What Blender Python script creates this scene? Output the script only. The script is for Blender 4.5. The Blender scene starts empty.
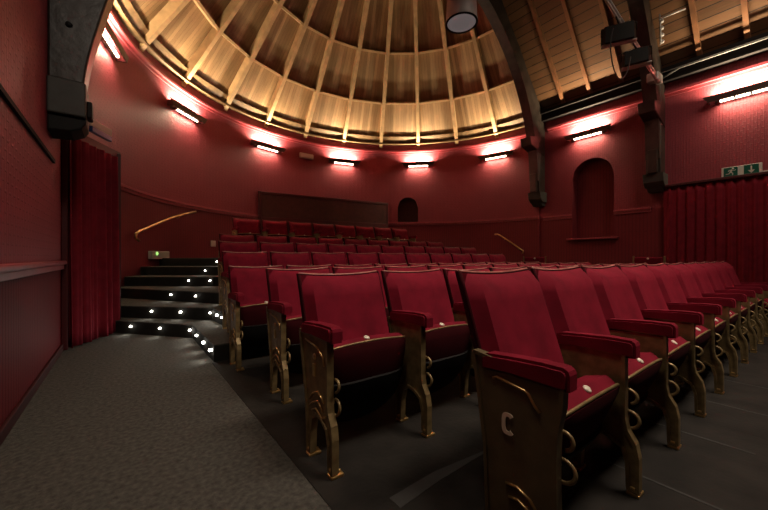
import bpy, bmesh, math, random
from mathutils import Vector, Matrix, Euler
random.seed(7)
PI = math.pi
sc = bpy.context.scene
col = sc.collection
CAM_H = 0.92

# ------------------------------------------------------------------ camera, world, fill light, exposure
cam_d = bpy.data.cameras.new('camera'); cam = bpy.data.objects.new('camera', cam_d); col.objects.link(cam)
cam_d.sensor_width = 36.0; cam_d.lens = 16.0; cam_d.shift_y = 2.0 / 768; cam_d.clip_start = 0.02
cam.location = (0, 0, CAM_H); cam.rotation_euler = (PI / 2, 0, -math.radians(37.2))
sc.camera = cam
w = bpy.data.worlds.new('World'); sc.world = w; w.use_nodes = True
w.node_tree.nodes['Background'].inputs[0].default_value = (1.0, 0.75, 0.6, 1)
w.node_tree.nodes['Background'].inputs[1].default_value = 0.02
vs = sc.view_settings
vs.view_transform = 'Standard'; vs.look = 'None'; vs.gamma = 1.0; vs.use_curve_mapping = False
vs.exposure = 0.3

def area(name, loc, target, sx, sy, power, color, spread=PI, parent=None):
    d = bpy.data.lights.new(name, 'AREA'); d.shape = 'RECTANGLE'; d.size = sx; d.size_y = sy
    d.energy = power; d.color = color; d.spread = spread
    o = bpy.data.objects.new(name, d); col.objects.link(o); o.location = loc
    v = Vector(target) - Vector(loc)
    o.rotation_euler = v.to_track_quat('-Z', 'Y').to_euler()
    if parent: o.parent = parent
    return o
WARM = (1.0, 0.80, 0.52)
RIGHT_FILL_W, ROW_FILL_W, SIDE_W = 27, 62, 19
area('right_wall_fill', (6.4, -0.4, 6.6), (9.0, 0.9, 1.6), 1.6, 1.6, RIGHT_FILL_W, (1.0, 0.80, 0.62), math.radians(110))  # unseen fill added to brighten the right curtain and wall
area('front_row_fill', (3.2, -0.6, 6.3), (3.2, 1.0, 0.7), 2.8, 1.0, ROW_FILL_W, (1.0, 0.82, 0.66), math.radians(76))  # unseen fill added above the front rows
area('aisle_fill', (0.25, 0.7, 4.4), (0.35, 2.2, 0), 0.7, 0.7, SIDE_W, (1.0, 0.84, 0.68), math.radians(140))  # unseen fill added for the left floor, seat ends and post

# ------------------------------------------------------------------ materials
def mat(name, color, rough=0.6, metal=0.0, spec=0.5, var=0.0, scale=8.0, bump=0.0, bscale=60.0, sheen=0.0, stripes=None, emit=None):
    m = bpy.data.materials.new(name); m.use_nodes = True
    nt = m.node_tree; n = nt.nodes; L = nt.links; b = n['Principled BSDF']
    b.inputs['Base Color'].default_value = (*color, 1); b.inputs['Roughness'].default_value = rough
    b.inputs['Metallic'].default_value = metal; b.inputs['Specular IOR Level'].default_value = spec
    if sheen:
        b.inputs['Sheen Weight'].default_value = sheen; b.inputs['Sheen Roughness'].default_value = 0.4
        b.inputs['Sheen Tint'].default_value = (min(1, color[0]*2.2), color[1]*2, color[2]*2, 1)
    tc = n.new('ShaderNodeTexCoord')
    hs = None
    if var:
        nz = n.new('ShaderNodeTexNoise'); nz.inputs['Scale'].default_value = scale; nz.inputs['Detail'].default_value = 6
        L.new(tc.outputs['Object'], nz.inputs['Vector'])
        mx = n.new('ShaderNodeMix'); mx.data_type = 'RGBA'
        mx.inputs[6].default_value = (*[c*(1-var) for c in color], 1); mx.inputs[7].default_value = (*[min(1, c*(1+var)) for c in color], 1)
        cr = n.new('ShaderNodeValToRGB'); cr.color_ramp.elements[0].position = .3; cr.color_ramp.elements[1].position = .7
        L.new(nz.outputs['Fac'], cr.inputs[0]); L.new(cr.outputs[0], mx.inputs[0]); L.new(mx.outputs[2], b.inputs['Base Color'])
    if bump:
        n2 = n.new('ShaderNodeTexNoise'); n2.inputs['Scale'].default_value = bscale; n2.inputs['Detail'].default_value = 4
        L.new(tc.outputs['Object'], n2.inputs['Vector'])
        bp = n.new('ShaderNodeBump'); bp.inputs['Strength'].default_value = bump; bp.inputs['Distance'].default_value = 0.01
        L.new(n2.outputs['Fac'], bp.inputs['Height']); L.new(bp.outputs[0], b.inputs['Normal'])
    if emit:
        b.inputs['Emission Color'].default_value = (*emit[0], 1); b.inputs['Emission Strength'].default_value = emit[1]
    return m

def uv_planks(name, c0, c1, groove, plank=0.11, rough=0.5, grain=18.0, spec=0.4, gap=0.04, across=0):
    """boards along the V direction of the UV map (metres); colour differs board by board, with grain and grooves"""
    m = bpy.data.materials.new(name); m.use_nodes = True
    nt = m.node_tree; n = nt.nodes; L = nt.links; b = n['Principled BSDF']
    uv = n.new('ShaderNodeUVMap'); sep = n.new('ShaderNodeSeparateXYZ'); L.new(uv.outputs[0], sep.inputs[0])
    dv = n.new('ShaderNodeMath'); dv.operation = 'DIVIDE'; dv.inputs[1].default_value = plank; L.new(sep.outputs[across], dv.inputs[0])
    fl = n.new('ShaderNodeMath'); fl.operation = 'FLOOR'; L.new(dv.outputs[0], fl.inputs[0])
    fr = n.new('ShaderNodeMath'); fr.operation = 'FRACT'; L.new(dv.outputs[0], fr.inputs[0])
    wn = n.new('ShaderNodeTexWhiteNoise'); wn.noise_dimensions = '1D'; L.new(fl.outputs[0], wn.inputs['W'])
    mp = n.new('ShaderNodeMapping'); L.new(uv.outputs[0], mp.inputs[0])
    s = [grain, 1.2, 1.0] if across == 0 else [1.2, grain, 1.0]
    mp.inputs['Scale'].default_value = s
    ad = n.new('ShaderNodeVectorMath'); ad.operation = 'ADD'; L.new(mp.outputs[0], ad.inputs[0]); L.new(wn.outputs['Color'], ad.inputs[1])
    nz = n.new('ShaderNodeTexNoise'); nz.inputs['Scale'].default_value = 3.0; nz.inputs['Detail'].default_value = 8; L.new(ad.outputs[0], nz.inputs['Vector'])
    a1 = n.new('ShaderNodeMath'); a1.operation = 'MULTIPLY_ADD'; a1.inputs[1].default_value = 0.5; L.new(wn.outputs['Value'], a1.inputs[0])
    a2 = n.new('ShaderNodeMath'); a2.operation = 'MULTIPLY'; a2.inputs[1].default_value = 0.6; L.new(nz.outputs['Fac'], a2.inputs[0]); L.new(a2.outputs[0], a1.inputs[2])
    mx = n.new('ShaderNodeMix'); mx.data_type = 'RGBA'; mx.inputs[6].default_value = (*c0, 1); mx.inputs[7].default_value = (*c1, 1); L.new(a1.outputs[0], mx.inputs[0])
    gt = n.new('ShaderNodeMath'); gt.operation = 'LESS_THAN'; gt.inputs[1].default_value = gap; L.new(fr.outputs[0], gt.inputs[0])
    m2 = n.new('ShaderNodeMix'); m2.data_type = 'RGBA'; L.new(gt.outputs[0], m2.inputs[0]); L.new(mx.outputs[2], m2.inputs[6]); m2.inputs[7].default_value = (*groove, 1)
    L.new(m2.outputs[2], b.inputs['Base Color']); b.inputs['Roughness'].default_value = rough; b.inputs['Specular IOR Level'].default_value = spec
    inv = n.new('ShaderNodeMath'); inv.operation = 'SUBTRACT'; inv.inputs[0].default_value = 1.0; L.new(gt.outputs[0], inv.inputs[1])
    bp = n.new('ShaderNodeBump'); bp.inputs['Strength'].default_value = 0.35; bp.inputs['Distance'].default_value = 0.006; L.new(inv.outputs[0], bp.inputs['Height']); L.new(bp.outputs[0], b.inputs['Normal'])
    return m

def wall_mat(name, color, pitch_u, pitch_v, strength, spec=0.22):
    """red embossed wall covering: small upright dashes pressed into the paint (UV in metres)"""
    m = bpy.data.materials.new(name); m.use_nodes = True
    nt = m.node_tree; n = nt.nodes; L = nt.links; b = n['Principled BSDF']
    uv = n.new('ShaderNodeUVMap')
    br = n.new('ShaderNodeTexBrick'); br.inputs['Scale'].default_value = 1.0
    br.inputs['Brick Width'].default_value = pitch_v; br.inputs['Row Height'].default_value = pitch_u
    br.inputs['Mortar Size'].default_value = pitch_u * 0.16; br.inputs['Mortar Smooth'].default_value = 0.4
    mp = n.new('ShaderNodeMapping'); mp.inputs['Rotation'].default_value = (0, 0, PI / 2); L.new(uv.outputs[0], mp.inputs[0]); L.new(mp.outputs[0], br.inputs['Vector'])
    nz = n.new('ShaderNodeTexNoise'); nz.inputs['Scale'].default_value = 2.5; nz.inputs['Detail'].default_value = 6
    tc = n.new('ShaderNodeTexCoord'); L.new(tc.outputs['Object'], nz.inputs['Vector'])
    mx = n.new('ShaderNodeMix'); mx.data_type = 'RGBA'
    mx.inputs[6].default_value = (*[c*.86 for c in color], 1); mx.inputs[7].default_value = (*[c*1.12 for c in color], 1); L.new(nz.outputs['Fac'], mx.inputs[0])
    m2 = n.new('ShaderNodeMix'); m2.data_type = 'RGBA'; L.new(br.outputs['Fac'], m2.inputs[0]); L.new(mx.outputs[2], m2.inputs[6]); m2.inputs[7].default_value = (*[c*.80 for c in color], 1)
    L.new(m2.outputs[2], b.inputs['Base Color'])
    b.inputs['Roughness'].default_value = 0.55; b.inputs['Specular IOR Level'].default_value = spec
    inv = n.new('ShaderNodeMath'); inv.operation = 'SUBTRACT'; inv.inputs[0].default_value = 1.0; L.new(br.outputs['Fac'], inv.inputs[1])
    bp = n.new('ShaderNodeBump'); bp.inputs['Strength'].default_value = strength; bp.inputs['Distance'].default_value = 0.006; L.new(inv.outputs[0], bp.inputs['Height']); L.new(bp.outputs[0], b.inputs['Normal'])
    return m

M = {}
RED = (0.245, 0.041, 0.054)
M['wall'] = wall_mat('red_wall', RED, 0.045, 0.11, 0.5)
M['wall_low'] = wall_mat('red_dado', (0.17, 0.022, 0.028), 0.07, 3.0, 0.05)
M['wainscot'] = wall_mat('ribbed_wainscot', (0.12, 0.013, 0.016), 0.055, 4.0, 0.5, 0.03)
M['trim_red'] = mat('red_gloss_trim', (0.30, 0.046, 0.058), 0.32, var=.15)
M['trim_dark'] = mat('dark_red_trim', (0.07, 0.008, 0.010), 0.5)
M['skirting'] = mat('dark_skirting', (0.04, 0.008, 0.008), 0.7, spec=.1)
M['panel'] = mat('brown_red_panel', (0.062, 0.017, 0.014), 0.75, var=.2)
M['carpet'] = mat('charcoal_carpet', (0.070, 0.066, 0.057), 0.95, spec=.1, var=.35, scale=45, bump=.6, bscale=180)
M['stage'] = mat('dark_floor', (0.013, 0.011, 0.009), 0.75, spec=.2, var=.4, scale=6, bump=.2, bscale=40)  # floor sheet toned darker than the carpet
M['light_slit'] = mat('painted_light_slit', (0.026, 0.025, 0.023), 0.8, var=.3)  # pale tone for the light slits painted on the floor
M['riser'] = mat('dark_riser', (0.018, 0.017, 0.014), 0.8, spec=.2, var=.2)
M['cone'] = uv_planks('dome_boards', (0.115, 0.062, 0.027), (0.36, 0.225, 0.112), (0.06, 0.028, 0.012), 0.085)
M['rib'] = mat('pale_rib_timber', (0.44, 0.285, 0.145), 0.45, var=.2, scale=6)
M['base'] = mat('dome_base_board', (0.15, 0.090, 0.042), 0.5, var=.3, scale=9)
M['roof'] = uv_planks('roof_boards', (0.065, 0.030, 0.013), (0.165, 0.080, 0.036), (0.012, 0.006, 0.003), 0.19, across=1, gap=.08)
M['rafter'] = mat('rafter_timber', (0.19, 0.082, 0.034), 0.5, var=.25, scale=6)
M['cornice'] = mat('black_cornice', (0.010, 0.008, 0.008), 0.8, spec=.15)
M['beam'] = mat('dark_oak_truss', (0.024, 0.017, 0.013), 0.42, var=.5, scale=5, bump=.4, bscale=14)
M['corbel'] = mat('grey_corbel', (0.055, 0.054, 0.047), 0.6, var=.2)
M['velvet'] = mat('crimson_velvet', (0.160, 0.006, 0.0175), 0.85, spec=.12, var=.22, scale=9, bump=.15, bscale=400, sheen=.25)
M['velvet_dk'] = mat('dark_crimson_shade_cloth', (0.034, 0.002, 0.004), 0.9, spec=.1, var=.15)  # dark back cloth; doubles as painted shade on the front roll
M['curtain'] = mat('red_curtain_velvet', (0.185, 0.012, 0.022), 0.85, spec=.12, var=.15, scale=10, sheen=.25)
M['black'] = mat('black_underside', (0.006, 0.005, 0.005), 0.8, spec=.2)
M['brass'] = mat('bronze_painted_iron', (0.24, 0.17, 0.075), 0.45, metal=.45, var=.35, scale=20)
M['brass_hi'] = mat('polished_brass', (0.62, 0.42, 0.17), 0.28, metal=.9)
M['endplate'] = mat('bronze_end_plate', (0.115, 0.082, 0.038), 0.5, metal=.2, var=.2, scale=14)
M['toprail'] = mat('worn_top_edge_sheen', (0.36, 0.13, 0.11), 0.25, var=.3, scale=30)  # edge wear plus a highlight sheen painted into the paler colour
M['disc'] = mat('ivory_disc', (0.75, 0.68, 0.55), 0.35)
M['letter'] = mat('cream_letter', (0.72, 0.58, 0.42), 0.5)
M['shield'] = mat('brown_lamp_shield', (0.055, 0.026, 0.020), 0.45, metal=.3)
M['tube'] = mat('glowing_tube', (1, .9, .75), 0.5, emit=((1.0, 0.80, 0.56), 9.0))
M['led'] = mat('step_led', (1, 1, 1), 0.4, emit=((1.0, 0.95, 0.84), 22.0))
M['steel'] = mat('dull_steel', (0.42, 0.40, 0.38), 0.45, metal=.4, var=.2)
M['black_metal'] = mat('black_metal', (0.010, 0.010, 0.010), 0.6, spec=.2)
M['conduit'] = mat('dull_conduit', (0.10, 0.095, 0.09), 0.5, metal=.3)
M['pend'] = mat('grey_enamel_lamp', (0.46, 0.43, 0.40), 0.5)
M['lamp_lens'] = mat('dim_lamp_lens', (0.42, 0.38, 0.40), 0.25, emit=((1.0, .86, .84), 0.07))
M['glass'] = mat('smoky_lens', (0.52, 0.47, 0.49), 0.25, spec=.5)
M['glass_dark'] = mat('dark_lens', (0.008, 0.008, 0.008), 0.6, spec=.1)
M['lens'] = mat('pale_lens', (0.55, 0.5, 0.45), 0.3)
M['white'] = mat('cream_plastic', (0.50, 0.45, 0.38), 0.45)
M['green'] = mat('exit_green', (0.004, 0.10, 0.065), 0.4)
M['signwhite'] = mat('sign_white', (0.62, 0.62, 0.55), 0.4)
M['blue'] = mat('sign_blue', (0.02, 0.06, 0.22), 0.3)
M['glow'] = mat('green_indicator', (.4, .8, .2), 0.4, emit=((0.5, 1.0, 0.25), 0.8))
M['cable'] = mat('black_cable', (0.01, 0.01, 0.01), 0.6)

# ------------------------------------------------------------------ helpers
def obj(name, bm, m, parent=None, smooth=False, mods=None):
    me = bpy.data.meshes.new(name)
    bmesh.ops.recalc_face_normals(bm, faces=bm.faces)
    bm.to_mesh(me); bm.free()
    for k in (m if isinstance(m, (list, tuple)) else [m]): me.materials.append(M[k])
    if smooth:
        for p in me.polygons: p.use_smooth = True
        if hasattr(me, 'set_sharp_from_angle'): me.set_sharp_from_angle(angle=math.radians(40))
    o = bpy.data.objects.new(name, me); col.objects.link(o)
    if parent: o.parent = parent
    return o
def tag(o, label, cat, group=None):
    o['label'] = label; o['category'] = cat
    if group: o['group'] = group
    return o
def thing(name, label, cat, loc=(0, 0, 0), rz=0, group=None):
    o = bpy.data.objects.new(name, None); col.objects.link(o); o.empty_display_size = .1
    o.location = loc; o.rotation_euler = (0, 0, rz)
    return tag(o, label, cat, group)
def struct(name, bm, m, parent=None, smooth=False):
    o = obj(name, bm, m, parent, smooth); o['kind'] = 'structure'; return o
def NB(): return bmesh.new()
def box(bm, x0, x1, y0, y1, z0, z1, bev=0.0, seg=2, mtx=None, mi=0):
    t = bmesh.new()
    r = bmesh.ops.create_cube(t, size=1)
    for v in t.verts: v.co = Vector(((x0+x1)/2 + v.co.x*(x1-x0), (y0+y1)/2 + v.co.y*(y1-y0), (z0+z1)/2 + v.co.z*(z1-z0)))
    if bev: bmesh.ops.bevel(t, geom=t.edges[:], offset=bev, segments=seg, affect='EDGES', profile=.5)
    join(bm, t, mtx, mi)
def join(bm, t, mtx=None, mi=0):
    vm = {}
    for v in t.verts: vm[v] = bm.verts.new(mtx @ v.co if mtx else v.co)
    for f in t.faces:
        try:
            g = bm.faces.new([vm[v] for v in f.verts]); g.material_index = mi; g.smooth = f.smooth
        except ValueError: pass
    t.free()
def prism(bm, pts, axis, a0, a1, bev=0.0, mtx=None, mi=0):
    """polygon extruded along an axis; pts are the two other coordinates in xyz order"""
    t = bmesh.new()
    def mk(p, a):
        return {'x': (a, p[0], p[1]), 'y': (p[0], a, p[1]), 'z': (p[0], p[1], a)}[axis]
    A = [t.verts.new(mk(p, a0)) for p in pts]; B = [t.verts.new(mk(p, a1)) for p in pts]
    fa = t.faces.new(A); fb = t.faces.new(B[::-1])
    for i in range(len(pts)):
        j = (i+1) % len(pts); t.faces.new((A[i], A[j], B[j], B[i]))
    bmesh.ops.recalc_face_normals(t, faces=t.faces)
    if bev:
        ed = [e for e in t.edges if abs(getattr(e.verts[0].co, axis)-getattr(e.verts[1].co, axis)) < 1e-6]
        bmesh.ops.bevel(t, geom=ed, offset=bev, segments=2, affect='EDGES', profile=.5)
    big = [f for f in t.faces if len(f.verts) > 4]
    if big: bmesh.ops.triangulate(t, faces=big)
    join(bm, t, mtx, mi)
def sweep(bm, path, wx, wz, up=Vector((0, 0, 1)), closed=False, mtx=None, mi=0):
    """rectangular section swept along a path: wx across, wz along 'up'"""
    t = bmesh.new(); P = [Vector(p) for p in path]; rings = []
    for i, p in enumerate(P):
        a = P[i-1] if (i or closed) else p; b = P[(i+1) % len(P)] if (i < len(P)-1 or closed) else p
        d = (b-a).normalized(); u = up.normalized(); s = d.cross(u)
        s = s.normalized() if s.length > 1e-5 else Vector((1, 0, 0)); q = s.cross(d).normalized()
        rings.append([t.verts.new(p + s*x*wx/2 + q*z*wz/2) for x, z in ((-1, -1), (1, -1), (1, 1), (-1, 1))])
    n = len(rings)
    for i in range(n if closed else n-1):
        A, B = rings[i], rings[(i+1) % n]
        for k in range(4): t.faces.new((A[k], A[(k+1) % 4], B[(k+1) % 4], B[k]))
    if not closed: t.faces.new(rings[0][::-1]); t.faces.new(rings[-1])
    join(bm, t, mtx, mi)
def tube(bm, path, r, n=8, mtx=None, mi=0, cap=True):
    t = bmesh.new(); P = [Vector(p) for p in path]; rings = []; ref = None
    for i, p in enumerate(P):
        d = (P[min(i+1, len(P)-1)] - P[max(i-1, 0)]).normalized()
        if ref is None:
            ref = Vector((0, 0, 1)) if abs(d.z) < .9 else Vector((1, 0, 0))
        s = d.cross(ref).normalized(); q = s.cross(d).normalized(); ref = q
        rr = r[i] if isinstance(r, (list, tuple)) else r
        rings.append([t.verts.new(p + s*rr*math.cos(2*PI*k/n) + q*rr*math.sin(2*PI*k/n)) for k in range(n)])
    for A, B in zip(rings, rings[1:]):
        for k in range(n):
            f = t.faces.new((A[k], A[(k+1) % n], B[(k+1) % n], B[k])); f.smooth = True
    if cap: t.faces.new(rings[0][::-1]); t.faces.new(rings[-1])
    join(bm, t, mtx, mi)
def lathe(bm, prof, n=24, mtx=None, mi=0):
    t = bmesh.new(); rings = []
    for r, z in prof:
        rings.append([t.verts.new((r*math.cos(2*PI*k/n), r*math.sin(2*PI*k/n), z)) for k in range(n)] if r > 1e-6 else [t.verts.new((0, 0, z))])
    for A, B in zip(rings, rings[1:]):
        for k in range(n):
            k2 = (k+1) % n
            if len(A) == 1 and len(B) == 1: continue
            if len(A) == 1: f = t.faces.new((A[0], B[k], B[k2]))
            elif len(B) == 1: f = t.faces.new((A[k], A[k2], B[0]))
            else: f = t.faces.new((A[k], A[k2], B[k2], B[k]))
            f.smooth = True
    join(bm, t, mtx, mi)
def T(x, y, z): return Matrix.Translation((x, y, z))
def RX(a): return Matrix.Rotation(a, 4, 'X')
def RY(a): return Matrix.Rotation(a, 4, 'Y')
def RZ(a): return Matrix.Rotation(a, 4, 'Z')
def dup(root, loc, rz, label=None, group=None):
    r = root.copy(); col.objects.link(r); r.location = loc; r.rotation_euler = (0, 0, rz)
    if label: r['label'] = label
    if group: r['group'] = group
    for ch in list(root.children):
        c = ch.copy(); col.objects.link(c); c.parent = r
        for g in list(ch.children):
            d = g.copy(); col.objects.link(d); d.parent = c
    return r

# ------------------------------------------------------------------ the room
CX, CY, R = 4.42, 5.0, 4.84          # the round end of the hall
XL, XR = -0.5, 9.3                   # long walls
YB = -3.4                            # behind the camera
H_DADO, H_MOULD, H_BASE, H_APEX = 2.06, 4.45, 4.74, 10.9
H_WALL = 4.80
SLOPE = 1.18
def onwall(deg, r=R): return CX + r*math.cos(math.radians(deg)), CY + r*math.sin(math.radians(deg))

def uvface(bm, co, uvs, uvl, mi=0):
    f = bm.faces.new([bm.verts.new(c) for c in co]); f.material_index = mi
    for l, u in zip(f.loops, uvs): l[uvl].uv = u
    return f
def column_wall(name, pt, us, zlo, zhi, mats, split=None, niche=None, out=None):
    """a wall made of upright strips; pt(u) gives x,y; niche=(u0,u1,z_sill,z_spring,z_top,depth) cuts an arched recess"""
    bm = NB(); uvl = bm.loops.layers.uv.new('UVMap')
    def arch(u):
        u0, u1, zs, zp, zt, dp = niche
        t = max(0.0, 1 - ((u-(u0+u1)/2)/((u1-u0)/2))**2)
        return zp + (zt-zp)*math.sqrt(t)
    def P(u, z, off=0.0):
        x, y = pt(u); ox, oy = out(u); return (x+ox*off, y+oy*off, z)
    def strip(u0, u1, z00, z01, z10, z11, mi, off=0.0):
        uvface(bm, (P(u0, z00, off), P(u1, z10, off), P(u1, z11, off), P(u0, z01, off)), ((u0, z00), (u1, z10), (u1, z11), (u0, z01)), uvl, mi)
    def band(u0, u1, a0, b0, a1, b1):
        if split is None or min(b0, b1) <= split: strip(u0, u1, a0, b0, a1, b1, 1 if split else 0)
        elif max(a0, a1) >= split: strip(u0, u1, a0, b0, a1, b1, 0)
        else:
            strip(u0, u1, a0, split, a1, split, 1); strip(u0, u1, split, b0, split, b1, 0)
    for u0, u1 in zip(us, us[1:]):
        if niche and u0 >= niche[0]-1e-6 and u1 <= niche[1]+1e-6:
            zs, dp = niche[2], niche[5]; t0, t1 = arch(u0), arch(u1)
            band(u0, u1, zlo, zs, zlo, zs); band(u0, u1, t0, zhi, t1, zhi)
            strip(u0, u1, zs, t0, zs, t1, 2, dp)                                     # back of the recess
            uvface(bm, (P(u0, zs), P(u1, zs), P(u1, zs, dp), P(u0, zs, dp)), ((u0, 0), (u1, 0), (u1, dp), (u0, dp)), uvl, 2)
            uvface(bm, (P(u0, t0), P(u1, t1), P(u1, t1, dp), P(u0, t0, dp)), ((u0, 0), (u1, 0), (u1, dp), (u0, dp)), uvl, 2)
            for u in ((u0,) if abs(u0-niche[0]) < 1e-6 else ()) + ((u1,) if abs(u1-niche[1]) < 1e-6 else ()):
                uvface(bm, (P(u, zs), P(u, arch(u)), P(u, arch(u), dp), P(u, zs, dp)), ((0, zs), (0, arch(u)), (dp, arch(u)), (dp, zs)), uvl, 2)
        else: band(u0, u1, zlo, zhi, zlo, zhi)
    bmesh.ops.remove_doubles(bm, verts=bm.verts, dist=1e-5)
    return struct(name, bm, mats)

def lin(a, b, n): return [a + (b-a)*i/n for i in range(n+1)]
# round back wall (u = arc length)
k = R*PI/180
A0, A1 = -0.0, 180.0
na0, na1 = 45.2*k, 53.2*k
us = [a*k for a in lin(A0, 45.2, 24)[:-1]] + [na0 + (na1-na0)*i/10 for i in range(11)] + [a*k for a in lin(53.2, A1, 64)[1:]]
wb = column_wall('wall_back', lambda u: onwall(u/k), us, 0, H_WALL, ['wall', 'wall_low', 'panel'], H_DADO,
                 (na0, na1, 2.10, 2.60, 2.92, 0.22), lambda u: (math.cos(u/k*PI/180), math.sin(u/k*PI/180)))
for p in wb.data.polygons: p.use_smooth = p.material_index < 2
wb.data.set_sharp_from_angle(angle=math.radians(20))
# right wall with its arched niche
us = lin(YB, 3.17, 12)[:-1] + lin(3.17, 4.13, 20)[:-1] + lin(4.13, CY, 3)
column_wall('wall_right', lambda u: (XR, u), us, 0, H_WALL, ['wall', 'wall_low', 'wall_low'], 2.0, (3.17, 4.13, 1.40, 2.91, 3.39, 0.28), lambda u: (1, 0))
# left wall
us = lin(YB, 4.66, 8)
column_wall('wall_left', lambda u: (XL, u), us, 0, H_WALL, ['wall', 'wainscot'], 0.86, None, lambda u: (-1, 0))
bm = NB(); uvl = bm.loops.layers.uv.new('UVMap')
uvface(bm, ((XL, YB, 0), (XR, YB, 0), (XR, YB, 10.7), (XL, YB, 10.7)), ((0, 0), (9.8, 0), (9.8, 10.7), (0, 10.7)), uvl)
struct('wall_front', bm, 'wall')
bm = NB(); uvl = bm.loops.layers.uv.new('UVMap')     # short return between long left wall and the round wall, and a sliver at right
xa, ya = onwall(180); uvface(bm, ((XL, 4.66, 0), (XL, 5.0, 0), (XL, 5.0, H_WALL), (XL, 4.66, H_WALL)), ((0, 0), (.34, 0), (.34, 4.8), (0, 4.8)), uvl)
uvface(bm, ((XL, 5.0, 0), (xa, ya, 0), (xa, ya, H_WALL), (XL, 5.0, H_WALL)), ((0, 0), (.1, 0), (.1, 4.8), (0, 4.8)), uvl)
xb, yb = onwall(0); uvface(bm, ((XR, 5.0, 0), (xb, yb, 0), (xb, yb, H_WALL), (XR, 5.0, H_WALL)), ((0, 0), (.1, 0), (.1, 4.8), (0, 4.8)), uvl)
struct('wall_corner', bm, 'wall')

# floor
bm = NB(); box(bm, XL, XR, YB, 5.0, -0.08, 0.0)
prism(bm, [onwall(a) for a in lin(0, 180, 36)], 'z', -0.08, 0.0)
struct('floor', bm, 'carpet')
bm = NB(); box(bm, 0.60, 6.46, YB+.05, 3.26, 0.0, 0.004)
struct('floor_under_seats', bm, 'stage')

# light falling between the seats, painted on the floor as pale strips
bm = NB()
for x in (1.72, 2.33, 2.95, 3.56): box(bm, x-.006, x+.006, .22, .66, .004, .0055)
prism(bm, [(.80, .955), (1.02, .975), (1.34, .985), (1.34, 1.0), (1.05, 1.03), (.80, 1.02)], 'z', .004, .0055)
struct('trim_13', bm, 'light_slit')  # painted light slits on the floor, no trim part
# raised seating levels with the side steps cut into their left and right corners
def ext(p, q):
    """run from q through p until the round wall is met"""
    d = Vector((p[0]-q[0], p[1]-q[1])); d.normalize(); v = Vector(p)
    for _ in range(4000):
        v2 = v + d*.004
        if (v2.x-CX)**2 + (v2.y-CY)**2 > (R-.004)**2 and v2.y > CY or v2.x < XL+.06 or v2.x > XR-.02: break
        v = v2
    return (v.x, v.y)
RISE = 0.15
def level(left, right, z0, z1, name):
    l0 = ext(left[0], left[1]); r0 = ext(right[0], right[1])
    al = math.degrees(math.atan2(l0[1]-CY, l0[0]-CX)); ar = math.degrees(math.atan2(r0[1]-CY, r0[0]-CX))
    arc = [onwall(a, R-.003) for a in lin(ar, al, 30)]
    pts = list(left) + list(right[::-1]) + arc
    bm = NB(); prism(bm, pts, 'z', z0, z1-.012, mi=1); prism(bm, pts, 'z', z1-.012, z1, mi=0)
    struct(name, bm, ['carpet', 'riser'])
def MX(pts, c): return [(c-x, y) for x, y in pts]
LV = [
    ([(.06, 5.08), (.61, 4.40), (.62, 3.28)], 7.40),
    ([(.27, 5.17), (.85, 4.58), (.88, 4.12)], 7.55),
    ([(.52, 5.64), (1.03, 4.85), (1.05, 4.80)], 7.70),
    ([(.78, 6.30), (1.12, 6.02), (1.32, 6.00), (1.32, 6.50)], 8.0),
    ([(1.06, 6.75), (1.36, 6.52)], 8.1),
    ([(1.34, 7.16), (1.50, 7.02), (1.52, 6.54)], 8.2)]
for i, (p, c) in enumerate(LV):
    level(p, MX(p, c), i*RISE, (i+1)*RISE, 'floor_tier')

# step lights: small glowing studs set in the risers
LED = [  # x, y, height, direction it faces
    (.06, 5.08, .09, 'd'), (.33, 4.75, .09, 'd'), (.59, 4.42, .09, 'd'), (.61, 4.08, .09, 'l'), (.61, 3.70, .09, 'l'), (.61, 3.36, .09, 'l'),
    (.27, 5.17, .24, 'd'), (.55, 4.88, .24, 'd'), (.83, 4.60, .24, 'd'), (.86, 4.36, .24, 'l'), (.875, 4.16, .24, 'l'),
    (.52, 5.64, .39, 'd'), (.77, 5.25, .39, 'd'), (1.02, 4.87, .39, 'd'),
    (.82, 6.27, .54, 'd'), (1.09, 6.045, .54, 'd'), (1.13, 6.70, .68, 'd'), (1.40, 7.105, .83, 'd')]
LROW = {.09: 'lowest', .24: 'second', .39: 'third', .54: 'fourth', .68: 'fifth', .83: 'top'}
cnt = {}
tot = {h: sum(1 for q in LED if q[2] == h) for h in LROW}
ORD = ['first', 'second', 'third', 'fourth', 'fifth', 'sixth', 'seventh', 'eighth', 'ninth', 'tenth', 'eleventh']
for x, y, h, f in LED:
    a = math.atan2(-.63, -.78) if f == 'd' else PI
    if f == 'd' and h in (.09, .24, .39): a = {.09: math.atan2(-.55, -.68), .24: math.atan2(-.58, -.59), .39: math.atan2(-.51, -.79)}[h]
    n = Vector((math.cos(a), math.sin(a), 0))
    cnt[h] = cnt.get(h, 0) + 1
    lab = 'small white light in the %s step riser' % LROW[h] if tot[h] == 1 else '%s small white light from the left in the %s step riser' % (ORD[cnt[h]-1], LROW[h])
    bm = NB(); lathe(bm, [(0, .007), (.008, .006), (.011, 0), (.011, -.02), (0, -.02)], 12)
    o = tag(obj('step_light', bm, 'led'), lab, 'light', 'step lights on the left stairs')
    o.location = Vector((x, y, h)) + n*.012; o.rotation_euler = n.to_track_quat('Z', 'Y').to_euler()
    d = bpy.data.lights.new('step_glow', 'SPOT'); d.energy = 0.9; d.color = (1, .96, .86); d.shadow_soft_size = .012; d.spot_size = math.radians(130); d.spot_blend = .8
    lo = bpy.data.objects.new('step_glow', d); col.objects.link(lo); lo.parent = o; lo.location = (0, 0, .012)
    lo.rotation_euler = (o.rotation_euler.to_matrix().inverted() @ (n*.86 + Vector((0, 0, -.5))).to_track_quat('-Z', 'Y').to_matrix()).to_euler()

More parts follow.
